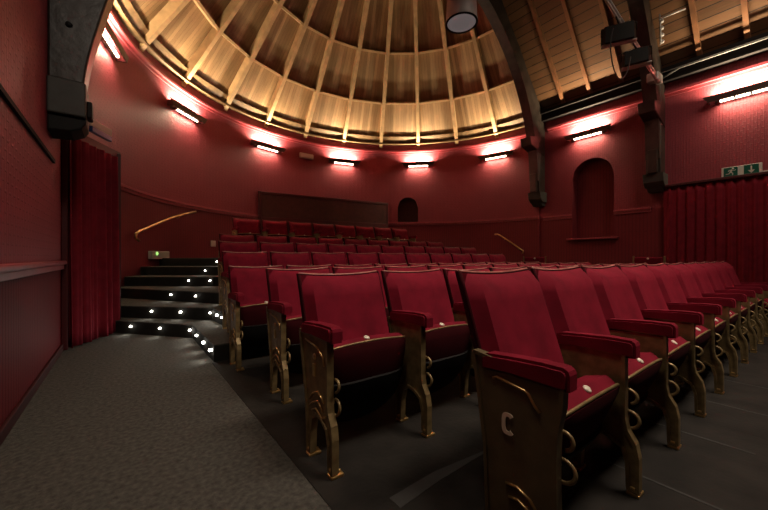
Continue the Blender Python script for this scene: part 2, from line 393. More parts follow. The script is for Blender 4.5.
# trims: dado rail, cove moulding, cornice, wainscot rail, skirting
def arcpath(r, z, a0, a1, n=60): return [(*onwall(a, r), z) for a in lin(a0, a1, n)]
bm = NB(); sweep(bm, arcpath(R-.02, H_DADO, 57.1, 0), .05, .045); sweep(bm, arcpath(R-.02, H_DADO, 172, 108), .05, .045)
sweep(bm, arcpath(R-.012, H_DADO-.05, 57.1, 0), .025, .05); sweep(bm, arcpath(R-.012, H_DADO-.05, 172, 108), .025, .05)
struct('trim_1', bm, 'trim_red')
bm = NB(); sweep(bm, arcpath(R-.04, H_MOULD, 180, 0, 90), .08, .045); sweep(bm, arcpath(R-.015, H_MOULD-.05, 180, 0, 90), .03, .05); struct('trim_2', bm, 'trim_red')
bm = NB()
for a, b in ((YB, 2.2), (2.45, 4.75)): box(bm, XR-.085, XR, a, b, H_MOULD-.045, H_MOULD+.005); box(bm, XR-.03, XR, a, b, H_MOULD-.10, H_MOULD-.045)
struct('trim_3', bm, 'trim_red')
bm = NB()
for a, b in ((2.45, 3.17), (4.13, 4.9)): box(bm, XR-.045, XR, a, b, 1.98, 2.03, .01); box(bm, XR-.025, XR, a, b, 1.93, 1.98)
struct('trim_4', bm, 'trim_red')
bm = NB(); box(bm, XR-.10, XR+.02, 3.07, 4.24, 1.355, 1.40, .012); struct('trim_5', bm, 'trim_red')
bm = NB(); box(bm, XR-.16, XR, YB, 5.0, 4.66, 4.90); box(bm, XR-.22, XR, YB, 5.0, 4.84, 4.92); struct('trim_6', bm, 'cornice')
bm = NB(); box(bm, XL, XL+.16, YB, 5.0, 4.66, 4.90); struct('trim_7', bm, 'cornice')
bm = NB(); box(bm, XL, XL+.045, YB, 4.62, .845, .885, .012); box(bm, XL, XL+.025, YB, 4.62, .80, .845, .006); struct('trim_8', bm, 'trim_red')
bm = NB(); box(bm, XL, XL+.018, YB, 4.10, 1.735, 1.765); struct('trim_9', bm, 'cornice')
bm = NB(); box(bm, XL, XL+.02, YB, 4.62, 0.0, .07, .006); struct('baseboard_left', bm, 'skirting')
bm = NB(); box(bm, XL, XL+.05, 4.58, 4.66, 0.0, 2.22, .008); struct('trim_10', bm, 'trim_dark')
bm = NB(); box(bm, XR-.03, XR, YB, 5.0, 0, .12); struct('baseboard_right', bm, 'skirting')

# nave roof: two boarded slopes and their rafters
def roof_h(x): return 4.87 + (XR-x if x > 4.4 else x-XL)*SLOPE
ridge = (4.4, roof_h(4.4))
for side in (1, -1):
    bm = NB(); uvl = bm.loops.layers.uv.new('UVMap')
    xe = XR if side > 0 else XL
    L_ = math.hypot(4.9, 4.9*SLOPE)
    a = [(xe, YB, 4.87), (xe, 5.0, 4.87), (4.4, 5.0, ridge[1]), (4.4, YB, ridge[1])]
    uvface(bm, a, ((YB, 0), (5, 0), (5, L_), (YB, L_)), uvl)
    uvface(bm, [(x, y, z+.06) for x, y, z in a], ((YB, 0), (5, 0), (5, L_), (YB, L_)), uvl)
    o = struct('ceiling', bm, 'roof')
ysr = [4.28, 3.63, 2.97, 1.62, .96, .30, -.35, -1.0, -1.65, -2.3, -2.95]
for y in ysr:
    bm = NB()
    sweep(bm, [(XR-.12, y, roof_h(XR-.12)-.05), (4.45, y, ridge[1]-.10)], .075, .11)
    struct('roof_rafter', bm, 'rafter')
bm = NB(); sweep(bm, [(4.4, YB, ridge[1]-.05), (4.4, 5.0, ridge[1]-.05)], .12, .25); struct('ridge_beam', bm, 'beam')
# gable above the round end (closes the roof above the cone)
bm = NB(); uvl = bm.loops.layers.uv.new('UVMap')
# ------------------------------------------------------------------ conical boarded half dome
rb = R + .10
def cone_pt(a, s, off=0.0):
    r = rb*(1-s); x, y = CX + r*math.cos(a), CY + r*math.sin(a); z = H_BASE + (H_APEX-H_BASE)*s
    sl = math.hypot(rb, H_APEX-H_BASE); nx = -(H_APEX-H_BASE)/sl; nz = -rb/sl
    return Vector((x + nx*math.cos(a)*off, y + nx*math.sin(a)*off, z + nz*off))
bm = NB(); uvl = bm.loops.layers.uv.new('UVMap'); SL = math.hypot(rb, H_APEX-H_BASE)
for i in range(12):
    a0, a1 = math.radians(15*i), math.radians(15*i+15)
    ss = lin(0, .96, 6)
    for s0, s1 in zip(ss, ss[1:]):
        w0 = rb*(1-s0)*math.sin(math.radians(7.5)); w1 = rb*(1-s1)*math.sin(math.radians(7.5)); o_ = i*1.37
        uvface(bm, (cone_pt(a0, s0), cone_pt(a1, s0), cone_pt(a1, s1), cone_pt(a0, s1)), ((o_-w0, s0*SL), (o_+w0, s0*SL), (o_+w1, s1*SL), (o_-w1, s1*SL)), uvl)
struct('ceiling_dome', bm, 'cone')
for i in range(13):
    a = math.radians(15*i); bm = NB()
    n_ = (cone_pt(a, .5, 1)-cone_pt(a, .5)).normalized()
    wd = .10
    sweep(bm, [cone_pt(a, -.012, .085), cone_pt(a, .94, .085)], wd, .19, up=n_)
    struct('dome_rib', bm, 'rib')
for s in (.168, .34, .51, .68):
    bm = NB()
    for i in range(12):
        a0, a1 = math.radians(15*i), math.radians(15*i+15)
        n_ = (cone_pt((a0+a1)/2, .5, 1)-cone_pt((a0+a1)/2, .5)).normalized()
        q = .05/(rb*(1-s))
        sweep(bm, [cone_pt(a0+q, s, .075), cone_pt(a1-q, s, .075)], .055, .15, up=n_)
    struct('dome_ring', bm, 'rib')
bm = NB()
for i in range(12):
    a0, a1 = math.radians(15*i), math.radians(15*i+15); q = .05/rb
    n_ = (cone_pt((a0+a1)/2, .5, 1)-cone_pt((a0+a1)/2, .5)).normalized()
    sweep(bm, [cone_pt(a0+q, .022, .05), cone_pt(a1-q, .022, .05)], .22, .09, up=n_)
struct('dome_base_board', bm, 'base')
bm = NB(); sweep(bm, arcpath(R-.045, H_BASE-.045, 180, 0, 90), .15, .035); struct('trim_11', bm, 'base')  # ledge widened inwards to keep lamp light off the base board

# ------------------------------------------------------------------ timber trusses on corbels
def truss(yL, yR, label, left=True, rin=4.52, top=True):
    t = thing('roof_truss', label, 'roof truss', (0, 0, 0), 0)
    def Y(x): return yL + (x-XL)/(XR-XL)*(yR-yL)
    def sheet(name, profile, dy, m='beam', bev=0.0):
        bm = NB(); tb = bmesh.new()
        A = [tb.verts.new((x, Y(x)-dy/2, z)) for x, z in profile]; B = [tb.verts.new((x, Y(x)+dy/2, z)) for x, z in profile]
        n = len(profile)
        tb.faces.new(A); tb.faces.new(B[::-1])
        for i in range(n): tb.faces.new((A[i], A[(i+1) % n], B[(i+1) % n], B[i]))
        bmesh.ops.recalc_face_normals(tb, faces=tb.faces)
        if bev: bmesh.ops.bevel(tb, geom=[e for e in tb.edges], offset=bev, segments=1, affect='EDGES')
        bmesh.ops.triangulate(tb, faces=[f for f in tb.faces if len(f.verts) > 4])
        join(bm, tb); return obj(name, bm, m, t)
    cx, cz = 4.4, 3.0
    ro = rin + .36
    a_lo, a_hi = 0.0, 180.0
    if not left: a_hi = 90.0
    inner = [(cx + rin*math.cos(math.radians(a)), cz + rin*math.sin(math.radians(a))) for a in lin(a_lo, a_hi, 48)]
    outer = [(cx + ro*math.cos(math.radians(a)), cz + ro*math.sin(math.radians(a))) for a in lin(a_lo, a_hi, 48)]
    # the arch as a strip so that it stays a clean curve
    bm = NB(); dy = .24; rings = []
    for (xi, zi), (xo, zo) in zip(inner, outer):
        rings.append([bm.verts.new(c) for c in ((xi, Y(xi)-dy/2, zi), (xi, Y(xi)+dy/2, zi), (xo, Y(xo)+dy/2, zo), (xo, Y(xo)-dy/2, zo))])
    for p, q in zip(rings, rings[1:]):
        for k_ in range(4): bm.faces.new((p[k_], p[(k_+1) % 4], q[(k_+1) % 4], q[k_]))
    bm.faces.new(rings[0]); bm.faces.new(rings[-1][::-1])
    obj('curved_brace', bm, 'beam', t)
    for side in ((1, -1) if left else (1,)):
        def fx(x): return x if side > 0 else (XL+XR) - x
        bm = NB(); y = Y(fx(9.2))
        def bx(x0, x1, d, z0, z1, bev=.012):
            a, b = sorted((fx(x0), fx(x1))); box(bm, a, b, y-d/2, y+d/2, z0, z1, bev)
        bx(8.98, XR-.002, .26, 2.66, 4.62); bx(8.90, 9.10, .18, 2.70, 3.2)
        obj('post', bm, 'beam', t)
        bm = NB()
        prism(bm, [(fx(XR-.002), 2.42), (fx(9.08), 2.42), (fx(8.98), 2.52), (fx(8.94), 2.70), (fx(XR-.002), 2.70)], 'y', y-.18, y+.18, .012)
        prism(bm, [(fx(XR-.002), 2.33), (fx(9.14), 2.33), (fx(9.04), 2.42), (fx(XR-.002), 2.42)], 'y', y-.14, y+.14, .01)
        obj('corbel', bm, 'corbel', t)
        # knee where brace leaves the post
        bm = NB(); prism(bm, [(fx(8.50), 4.10), (fx(8.56), 3.90), (fx(9.24), 3.70), (fx(9.24), 3.92), (fx(8.8), 4.16)], 'y', y-.15, y+.15, .02)
        obj('knee_block', bm, 'beam', t)
        # principal rafter
        bm = NB()
        sweep(bm, [(fx(XR-.06), y, roof_h(XR-.06)-.30), (4.4, y, ridge[1]-.34)], .22, .30)
        obj('principal_rafter', bm, 'beam', t)
        bm = NB()
        sweep(bm, [(fx(8.55), Y(fx(8.55)), 5.05), (fx(8.55), Y(fx(8.55)), roof_h(8.55)-.3)], .2, .2, up=Vector((0, 1, 0)))
        sweep(bm, [(fx(7.35), Y(fx(7.35)), 6.55), (fx(7.35), Y(fx(7.35)), roof_h(7.35)-.3)], .18, .18, up=Vector((0, 1, 0)))
        obj('strut', bm, 'beam', t)
    return t
truss(4.86, 4.98, 'dark timber arched truss where the nave meets the boarded dome, on grey corbels', left=False)
truss(2.33, 2.33, 'dark timber truss carrying the stage lights above the right wall', left=False)
# left half: the near post seen against the left wall
t = thing('roof_truss', 'dark heavy timber post and brace on a grey corbel, high on the left wall', 'roof truss')
bm = NB()
cpts = [(-.5, 2.38), (-.275, 2.38), (-.262, 2.50), (-.24, 2.64), (-.207, 2.80), (-.165, 2.98), (-.12, 3.17), (-.06, 3.42), (.02, 3.72), (.14, 4.10), (.30, 4.5), (.55, 5.0), (.2, 5.3), (-.5, 4.8)]
prism(bm, [(x, z) for x, z in cpts], 'y', 3.84, 4.12, .015); obj('curved_brace', bm, 'beam', t)
bm = NB(); box(bm, XL, -.262, 3.80, 4.15, 2.09, 2.38, .012); obj('corbel', bm, 'corbel', t)
bm = NB()
prism(bm, [(XL, 2.085), (-.262, 2.085), (-.262, 2.05), (-.29, 2.0), (-.36, 1.965), (XL, 1.955)], 'y', 3.83, 4.13, .01); obj('corbel_bracket', bm, 'black_metal', t)
bm = NB(); box(bm, -.262, -.225, 3.88, 4.02, 2.12, 2.26, .01); obj('side_block', bm, 'black_metal', t)
for zz, yy in ((2.85, 3.83), (3.25, 3.83)):
    bm = NB(); lathe(bm, [(0, .02), (.02, .016), (.026, 0)], 12, T(-.37, yy+.012, zz) @ RX(PI/2)); obj('bolt', bm, 'black_metal', t)

# ------------------------------------------------------------------ wall lamps
def make_lamp():
    t = thing('wall_lamp', '', 'wall lamp')
    bm = NB(); box(bm, -.40, .40, -.02, .0, -.05, .05); obj('back_plate', bm, 'shield', t)
    bm = NB()
    prism(bm, [(-.56, .075), (.56, .075), (.48, -.045), (-.48, -.045)], 'y', -.165, -.150)
    for s in (-1, 1): prism(bm, [(-.160, .075), (0, .075), (0, -.05), (-.160, -.045)], 'x', s*.475-.008, s*.475+.008)
    obj('shield', bm, 'shield', t)
    for i in range(3):
        bm = NB(); tube(bm, [(-.315+i*.215, -.09, -.055), (-.12+i*.215, -.09, -.055)], .021, 10); obj('tube', bm, 'tube', t)
    for x in (-.33, -.112, .103, .33):
        bm = NB(); box(bm, x-.012, x+.012, -.115, -.01, -.07, -.02); obj('holder', bm, 'shield', t)
    return t
UP_W, DOWN_W = 96, 10
def lamp_lights(t):
    area('lamp_up', (0, -.11, .085), (0, .26, 1.0), .78, .07, UP_W, WARM, math.radians(165), t)
    area('lamp_down', (0, -.09, -.085), (0, -.06, -1.0), .62, .04, DOWN_W, WARM, math.radians(170), t)
lamp0 = make_lamp()
spots = [(165, 'left end, above the curtained doorway'), (135, 'second round the curve from the left curtain'), (105, 'third round the curve, left of the small emergency box'),
         (75, 'fourth, right of the emergency box'), (45, 'above the small arched niche'), (15, 'just left of the far truss post')]
sp = [(*onwall(a, R-.002), math.radians(a-90), l) for a, l in spots] + [(XR-.002, 3.72, -PI/2, 'on the right wall above the tall arched niche'), (XR-.002, 1.02, -PI/2, 'on the right wall above the exit sign')]
for i, (x, y, rz, l) in enumerate(sp):
    o = lamp0 if i == 0 else dup(lamp0, (x, y, 4.0), rz)
    o.location = (x, y, 4.0); o.rotation_euler = (0, 0, rz)
    o['label'] = 'glowing brown shielded wall lamp, ' + l; o['group'] = 'wall lamps under the cove'
for o in [q for q in list(bpy.data.objects) if q.name.startswith('wall_lamp')]: lamp_lights(o)

# ------------------------------------------------------------------ theatre seats
S = .54
def pan_mtx(tilt): return (T(0, .218, .208) if .8 < tilt < 1.05 else T(0, .235, .275)) @ RX(-tilt)
def BY(v): return .262 + .155*v + .015*v*v
def back_part(wd):
    """cushion of the seat back: x across, slightly dished, leaning back, top edge dipped in the middle"""
    bm = NB(); nx, nz = 12, 10; g = []
    for side in (0, 1):
        grid = []
        for j in range(nz+1):
            v = j/nz; row = []
            for i in range(nx+1):
                u = i/nx; x = .020 + (S-.048)*u
                if True:
                    fl = .004*(v-.3); x += fl*(u-.5)*2
                zt = .842 + .013*(2*u-1)**2
                z = .33 + (zt-.33)*v
                y = BY(v)
                dish = .018*math.cos((u-.5)*PI)*math.sin(min(1, v*1.1)*PI*.9)
                edge = min(1, min(u, 1-u)*7, (1-v)*6+.0, v*6+.2)
                th = .062*math.sqrt(max(0.0, 1-(1-edge)**2))
                yy = y - th + dish*edge if side == 0 else y
                row.append(bm.verts.new((x, yy, z)))
            grid.append(row)
        g.append(grid)
    for side in (0, 1):
        for j in range(nz):
            for i in range(nx):
                f = bm.faces.new((g[side][j][i], g[side][j][i+1], g[side][j+1][i+1], g[side][j+1][i])); f.smooth = True
    for j in range(nz):
        for i in (0, nx): bm.faces.new((g[0][j][i], g[0][j+1][i], g[1][j+1][i], g[1][j][i]))
    for i in range(nx):
        for j in (0, nz): bm.faces.new((g[0][j][i], g[0][j][i+1], g[1][j][i+1], g[1][j][i]))
    return bm
def back_board():
    bm = NB(); n = 12
    for v0, v1 in zip(lin(0, 1, 6), lin(0, 1, 6)[1:]):
        for i in range(n):
            c = []
            for v, u in ((v0, i/n), (v0, (i+1)/n), (v1, (i+1)/n), (v1, i/n)):
                zt = .848 + .013*(2*u-1)**2; z = .30 + (zt-.30)*v; y = BY(v)+.006
                x = .014 + (S-.036)*u + .004*(v-.3)*(u-.5)*2; c.append((x, y, z))
            A = [bm.verts.new(p) for p in c]; B = [bm.verts.new((p[0], p[1]+.016, p[2])) for p in c]
            bm.faces.new(A); bm.faces.new(B[::-1])
            for q in range(4): bm.faces.new((A[q], A[(q+1) % 4], B[(q+1) % 4], B[q]))
    bmesh.ops.remove_doubles(bm, verts=bm.verts, dist=1e-5)
    return bm
def top_edge():
    pts = []
    for i in range(15):
        u = i/14; pts.append((.020 + (S-.050)*u, BY(1)+.012, .848 + .013*(2*u-1)**2))
    bm = NB(); tube(bm, pts, .006, 8)
    return bm
def side_edge(s):
    bm = NB()
    if True:
        pts = []
        for j in range(9):
            v = j/8; u = s; zt = .859; z = .33 + (zt-.33)*v; pts.append((.020 + (S-.050)*u + .004*(v-.3)*(u-.5)*2, BY(v)+.002, z))
        tube(bm, pts, .007, 6)
    return bm
def pan_cushion():
    bm = NB(); nx, ny = 10, 8; g = [[], []]
    for side in (0, 1):
        for j in range(ny+1):
            v = j/ny; row = []
            for i in range(nx+1):
                u = i/nx; x = .042 + (S-.084)*u; r = -.12 + .40*v
                r += -.014*(2*u-1)**2*v                                        # rounded front edge
                e = min(1, min(u, 1-u)*8, v*5+.2, (1-v)*6)
                th = math.sqrt(max(0., 1-(1-e)**2))
                z = .045 + .045*th if side == 0 else .0
                row.append(bm.verts.new((x, -r, z)))
            g[side].append(row)
    for side in (0, 1):
        for j in range(ny):
            for i in range(nx):
                f = bm.faces.new((g[side][j][i], g[side][j][i+1], g[side][j+1][i+1], g[side][j+1][i])); f.smooth = True
    for j in range(ny):
        for i in (0, nx): bm.faces.new((g[0][j][i], g[0][j+1][i], g[1][j+1][i], g[1][j][i]))
    for i in range(nx):
        for j in (0, ny): bm.faces.new((g[0][j][i], g[0][j][i+1], g[1][j][i+1], g[1][j][i]))
    return bm
def pan_under(r0, r1, depth):
    """the bulging underside of the tip-up pan between two distances from the hinge"""
    bm = NB(); nx, ny = 12, 8; g = [[], []]
    for side in (0, 1):
        for j in range(ny+1):
            v = j/ny; r = r0 + (r1-r0)*v; row = []
            for i in range(nx+1):
                u = i/nx; hw = (S-.09)/2
                if r < .0: hw *= math.sqrt(max(.10, 1-((.0-r)/.18)**2))
                x = S/2 + hw*(2*u-1)
                rr = r - (.014*(2*u-1)**2*max(0, (r+.12)/.4))
                bulge = depth*math.sin(min(1, max(0, (r+.18)/.46))*PI)**.6*(1-.5*(2*u-1)**4)
                row.append(bm.verts.new((x, -rr, -.002 if side == 0 else -.012-bulge)))
            g[side].append(row)
    for side in (0, 1):
        for j in range(ny):
            for i in range(nx):
                f = bm.faces.new((g[side][j][i], g[side][j][i+1], g[side][j+1][i+1], g[side][j+1][i])); f.smooth = True
    for j in range(ny):
        for i in (0, nx): bm.faces.new((g[0][j][i], g[0][j+1][i], g[1][j+1][i], g[1][j][i]))
    for i in range(nx):
        for j in (0, ny): bm.faces.new((g[0][j][i], g[0][j][i+1], g[1][j][i+1], g[1][j][i]))
    return bm
STD = [(.325, .537), (.318, .50), (.285, .36), (.256, .24), (.246, .12), (.243, .02), (.213, .02), (.208, .12), (.192, .18), (.15, .21), (.10, .20),
       (.055, .175), (.038, .12), (.035, .02), (0.005, .02), (.005, .15), (.015, .20), (.042, .245), (.05, .29), (.05, .537)]
STD_C = [(.345, .575), (.325, .46), (.295, .26), (.285, .02), (.235, .02), (.215, .055), (.155, .07), (.10, .055), (.085, .02), (.048, .02), (.052, .30), (.048, .40), (.034, .47), (.03, .537)]
def standard(STD=STD):
    bm = NB(); prism(bm, STD, 'x', -.008, .008)
    path = [(0, y, z) for y, z in STD]
    sweep(bm, path, .030, .012, up=Vector((1, 0, 0)), closed=True) if False else None
    t = bmesh.new(); n = len(STD)
    # raised rim all round the casting
    for i in range(n):
        (y0, z0), (y1, z1) = STD[i], STD[(i+1) % n]
        d = Vector((0, y1-y0, z1-z0)); L_ = d.length
        if L_ < 1e-4: continue
        sweep(bm, [(0, y0, z0), (0, y1, z1)], .032, .013, up=d.normalized().cross(Vector((1, 0, 0))))
    t.free()
    return bm
def feet():
    out = []
    for y in (.020, .228):
        bm = NB(); box(bm, -.0175, .042, y-.022, y+.022, 0, .012, .004); box(bm, -.016, .016, y-.02, y+.02, .012, .034, .005)
        lathe(bm, [(.007, 0), (.007, .008), (0, .010)], 8, T(.030, y, .012))
        out.append(bm)
    return out
def scroll(x, kind='end'):
    """raised ornament on the outer face of an end standard"""
    out = []; r = .0045
    def add(pts): b_ = NB(); tube(b_, pts, r, 6); out.append(('scroll_ornament', b_))
    if kind == 'c':
        add([(x, .265, .500), (x, .25, .508), (x, .15, .492), (x, .135, .485), (x, .115, .455), (x, .098, .438)])
        add([(x, .215, .165), (x, .175, .172), (x, .13, .155), (x, .09, .11)])
        add([(x, .205, .125), (x, .17, .132), (x, .13, .115), (x, .10, .085)])
        return out
    add([(x, .27, .505), (x, .15, .490), (x, .095, .46), (x, .08, .425)])
    for k_ in range(2): add([(x, .08+.01*k_, .275-.04*k_), (x, .14, .305-.04*k_), (x, .19, .285-.04*k_), (x, .225, .25-.03*k_)])
    add([(x, .06, .225), (x, .10, .205), (x, .16, .228), (x, .20, .21)])
    b_ = NB(); lathe(b_, [(0, .006), (.012, .004), (.014, 0)], 10, T(x+.002, .175, .445) @ RY(-PI/2)); out.append(('rosette', b_))
    b_ = NB(); box(b_, x-.004, x+.004, .165, .188, .36, .415, .003); out.append(('name_plate', b_))
    return out
def arm():
    bm = NB(); t = bmesh.new()
    prof = [(.010, .527), (.010, .574), (.015, .586), (.028, .594), (.10, .594), (.20, .588), (.29, .580), (.312, .570), (.312, .520), (.20, .527), (.035, .524)]
    A = [t.verts.new((-.018, y, z)) for y, z in prof]; B = [t.verts.new((.046, y, z)) for y, z in prof]; n = len(prof)
    t.faces.new(A); t.faces.new(B[::-1])
    for i in range(n): t.faces.new((A[i], A[(i+1) % n], B[(i+1) % n], B[i]))
    bmesh.ops.recalc_face_normals(t, faces=t.faces)
    bmesh.ops.bevel(t, geom=[e for e in t.edges if abs(e.verts[0].co.x-e.verts[1].co.x) < 1e-6], offset=.010, segments=2, affect='EDGES')
    bmesh.ops.triangulate(t, faces=[f for f in t.faces if len(f.verts) > 4])
    join(bm, t); return bm
def hinge():
    """cast pivot bracket on the inner face: a hooked stop above and a loop below the pivot"""
    bm = NB(); x = .026
    def hook(cz, r, a0, a1):
        tube(bm, [(x + .004*math.sin(math.radians(a)), .046 - r*1.15*math.cos(math.radians(a)), cz + r*math.sin(math.radians(a))) for a in lin(a0, a1, 12)], .0065, 8)
    hook(.365, .026, -70, 110); hook(.275, .032, -110, 100)
    lathe(bm, [(.022, -.012), (.022, .008), (.012, .014), (0, .014)], 12, T(x-.004, .10, .29) @ RY(PI/2))
    sweep(bm, [(x-.006, .10, .29), (x-.006, .225, .262)], .014, .03)
    sweep(bm, [(x-.006, .10, .29), (x-.006, .05, .30)], .012, .02)
    return bm
def letter_c(x):
    """slab-shaped capital C: a bold ring open towards the back, with square tips"""
    bm = NB(); cy, cz, ry, rz_ = .205, .365, .023, .036; o_, i_ = [], []
    for a in lin(42, 318, 22):
        c, s_ = math.cos(math.radians(a)), math.sin(math.radians(a))
        e = lambda q: math.copysign(abs(q)**.62, q)
        o_.append((cy - ry*1.0*e(c), cz + rz_*e(s_))); i_.append((cy - (ry-.014)*e(c), cz + (rz_-.012)*e(s_)))
    rings = []
    for (yo, zo), (yi, zi) in zip(o_, i_):
        rings.append([bm.verts.new(q) for q in ((x, yo, zo), (x, yi, zi), (x-.003, yi, zi), (x-.003, yo, zo))])
    for A, B in zip(rings, rings[1:]):
        for k_ in range(4): bm.faces.new((A[k_], A[(k_+1) % 4], B[(k_+1) % 4], B[k_]))
    bm.faces.new(rings[0]); bm.faces.new(rings[-1][::-1])
    return bm

MESH = {}
TD, TC = math.radians(70), math.radians(54)
def build_seat(tilt, kind):
    """kind: 'end' (row end at the aisle), 'mid', 'last' (two standards), 'c' (row C end)"""
    t = thing('theatre_seat', '', 'theatre seat')
    def part(name, key, fn, m, parent=t, smooth=False):
        if key not in MESH:
            o = obj(name, fn(), m, parent, smooth); MESH[key] = o.data
        else:
            o = bpy.data.objects.new(name, MESH[key]); col.objects.link(o); o.parent = parent
        return o
    def bm_t(bm, mtx): bm.transform(mtx); return bm
    bk = part('backrest', 'back', lambda: back_part(S), 'velvet', t, True)
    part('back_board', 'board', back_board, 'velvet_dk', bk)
    part('top_edge', 'tope', top_edge, 'toprail', bk)
    for q in (0, 1): part('side_edge', 'side%d' % q, lambda: side_edge(q), 'velvet_dk', bk)
    P = pan_mtx(tilt); kk = '%.3f' % tilt
    pn = part('seat_pan', 'pan'+kk, lambda: bm_t(pan_cushion(), P), 'velvet', t, True)
    part('front_roll', 'roll'+kk, lambda: bm_t(pan_under(.11, .28, .060), P), 'velvet_dk', pn, True)  # shade below the pan edge is put into its darker cloth
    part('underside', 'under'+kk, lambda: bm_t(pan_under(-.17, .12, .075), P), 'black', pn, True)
    def disc():
        bm = NB(); lathe(bm, [(0, .004), (.013, .003), (.015, 0), (.015, -.006)], 14, T(S/2, -.283, .030) @ RX(PI/2)); return bm_t(bm, P)
    part('number_disc', 'disc'+kk, disc, 'disc', pn)
    def trim():
        bm = NB(); pts = []
        for i in range(13):
            u = i/12; pts.append((.044 + (S-.088)*u, -(.283-.014*(2*u-1)**2), -.002))
        tube(bm, pts, .006, 6); return bm_t(bm, P)
    part('edge_trim', 'trim'+kk, trim, 'brass', pn)
    smat = 'endplate' if kind == 'c' else 'brass'
    st = part('standard', 'std'+smat, (lambda: standard(STD_C)) if kind == 'c' else standard, smat)
    for i, b in enumerate(feet() if 'foot0' not in MESH else (None, None)):
        part('foot', 'foot%d' % i, lambda b=b: b, 'brass_hi', st)
    if kind in ('end', 'c'):
        for i, (nm_, b_) in enumerate(scroll(-.0105, kind)): part(nm_, 'scroll%s%d' % (kind, i), lambda b_=b_: b_, 'brass_hi', st)
    if kind == 'c':
        l = part('row_letter', 'letter', lambda: letter_c(-.0115), 'letter', st); l['label'] = 'cream letter C on the bronze end plate'
    am = part('armrest', 'arm', arm, 'velvet', t, False)
    part('hinge', 'hinge', hinge, 'brass')
    if kind != 'c' and tilt != TC and tilt > .3:
        # the seats behind the front row: lower backs and pans, slightly taller arms
        bk.location = (0, -.025, -.03); pn.location = (0, 0, -.035); st.scale = (1, 1, 1.05); am.location = (0, 0, .028)
    if kind == 'last':
        for nm, key in (('standard', 'std'+smat), ('armrest', 'arm'), ('hinge', 'hinge')):
            o = bpy.data.objects.new(nm, MESH[key]); col.objects.link(o); o.parent = t; o.location = (S, 0, .028 if nm == 'armrest' and tilt == TD else 0)
            if nm == 'standard':
                for i in range(2):
                    q = bpy.data.objects.new('foot', MESH['foot%d' % i]); col.objects.link(q); q.parent = o
    return t
protos = {}
NAMES = ['first', 'second', 'third', 'fourth', 'fifth', 'sixth', 'seventh', 'eighth', 'ninth', 'tenth']
def seat(kind, tilt, x, y, z, label, group, rz=0, stretch=1.0):
    key = (kind, tilt)
    if key not in protos:
        protos[key] = build_seat(tilt, kind); o = protos[key]; o.location = (x, y, z); o.rotation_euler = (0, 0, rz)
        o['label'] = label; o['group'] = group
    else: o = dup(protos[key], (x, y, z), rz, label, group)
    o.scale = (stretch, 1, 1)
    return o
ROWS = [  # x0, y of arm fronts, seats, floor, name, tilt, pitch
    (1.02, .445, 10, .004, 'front row lettered C', TC, .54), (.69, 1.24, 10, .004, 'second row', TD, .54), (.80, 2.06, 10, .004, 'third row', TD, .54),
    (.73, 2.88, 10, .004, 'last row on flat floor', TD, .54), (.85, 3.72, 10, .15, 'lowest raised row', TD, .54),
    (.98, 4.54, 10, .30, 'second raised row', TD, .54), (1.16, 5.38, 9, .45, 'third raised row', TD, .56), (1.76, 7.12, 8, .90, 'top row below the dark panel', TD, .60)]
for ri, (x0, y0, n, z, nm, tl, pitch) in enumerate(ROWS):
    for i in range(n):
        kind = ('c' if ri == 0 else 'end') if i == 0 else ('last' if i == n-1 else 'mid')
        if ri == 0 and i == n-1: tl = math.radians(12)     # the last pan of the front row is down
        seat(kind, tl, x0+i*pitch, y0, z, 'red velvet tip-up seat, %s from the left in the %s' % (NAMES[i], nm), 'theatre seats in the ' + nm, 0, pitch/S)
# tip-up usher seats on the right wall
def usher(x, y, rz, label):
    t = thing('usher_seat', label, 'tip-up seat', (x, y, 0), rz, 'usher seats along the right wall')
    for s in (-1, 1):
        bm = NB(); box(bm, s*.27-.014, s*.27+.014, -.03, .03, .0, .94, .006); box(bm, s*.27-.02, s*.27+.02, -.20, .04, .0, .03, .006); obj('side_post', bm, 'brass', t)
    bm = NB(); box(bm, -.25, .25, -.05, .03, .40, .915, .02); obj('tip_up_flap', bm, 'velvet', t)
    bm = NB(); lathe(bm, [(0, .004), (.02, .003), (.022, 0)], 12, T(0, -.052, .885) @ RX(PI/2)); obj('number_disc', bm, 'disc', t)
usher(8.95, 2.40, -PI/2, 'red tip-up flap between brass posts left of the right curtain')
usher(8.80, 4.88, -1.0, 'red tip-up flap between brass posts below the truss post')

# ------------------------------------------------------------------ curtains
def curtain(path_fn, n, z0, z1, amp, waves, seed, taper=.25):
    rnd = random.Random(seed); bm = NB(); ph = [rnd.uniform(0, 6.28) for _ in range(3)]
    rows = 14; V = []
    for j in range(rows+1):
        v = j/rows; r = []
        for i in range(n+1):
            u = i/n; (x, y), (nx, ny) = path_fn(u)
            a = amp*(.45 + .55*(1-v) if taper else 1)
            f = math.sin(u*waves*2*PI + ph[0] + .35*math.sin(u*9+ph[1])) + .35*math.sin(u*waves*4.3*PI + ph[1]) + .25*math.sin(u*waves*.9*PI + ph[2] + v)
            r.append(bm.verts.new((x + nx*a*f, y + ny*a*f, z0 + (z1-z0)*v)))
        V.append(r)
    for j in range(rows):
        for i in range(n):
            q = bm.faces.new((V[j][i], V[j][i+1], V[j+1][i+1], V[j+1][i])); q.smooth = True
    return bm
def line_fn(p, q):
    d = Vector((q[0]-p[0], q[1]-p[1])); nn = Vector((d.y, -d.x)).normalized()
    return lambda u: ((p[0]+d.x*u, p[1]+d.y*u), (nn.x, nn.y))
bm = curtain(line_fn((-.455, 4.60), (-.095, 5.30)), 150, .012, 2.14, .040, 6, 3)
o = obj('door_curtain', bm, 'curtain'); tag(o, 'tall dark red curtain hanging in the left doorway beside the steps', 'curtain')
s_ = o.modifiers.new('thickness', 'SOLIDIFY'); s_.thickness = .006
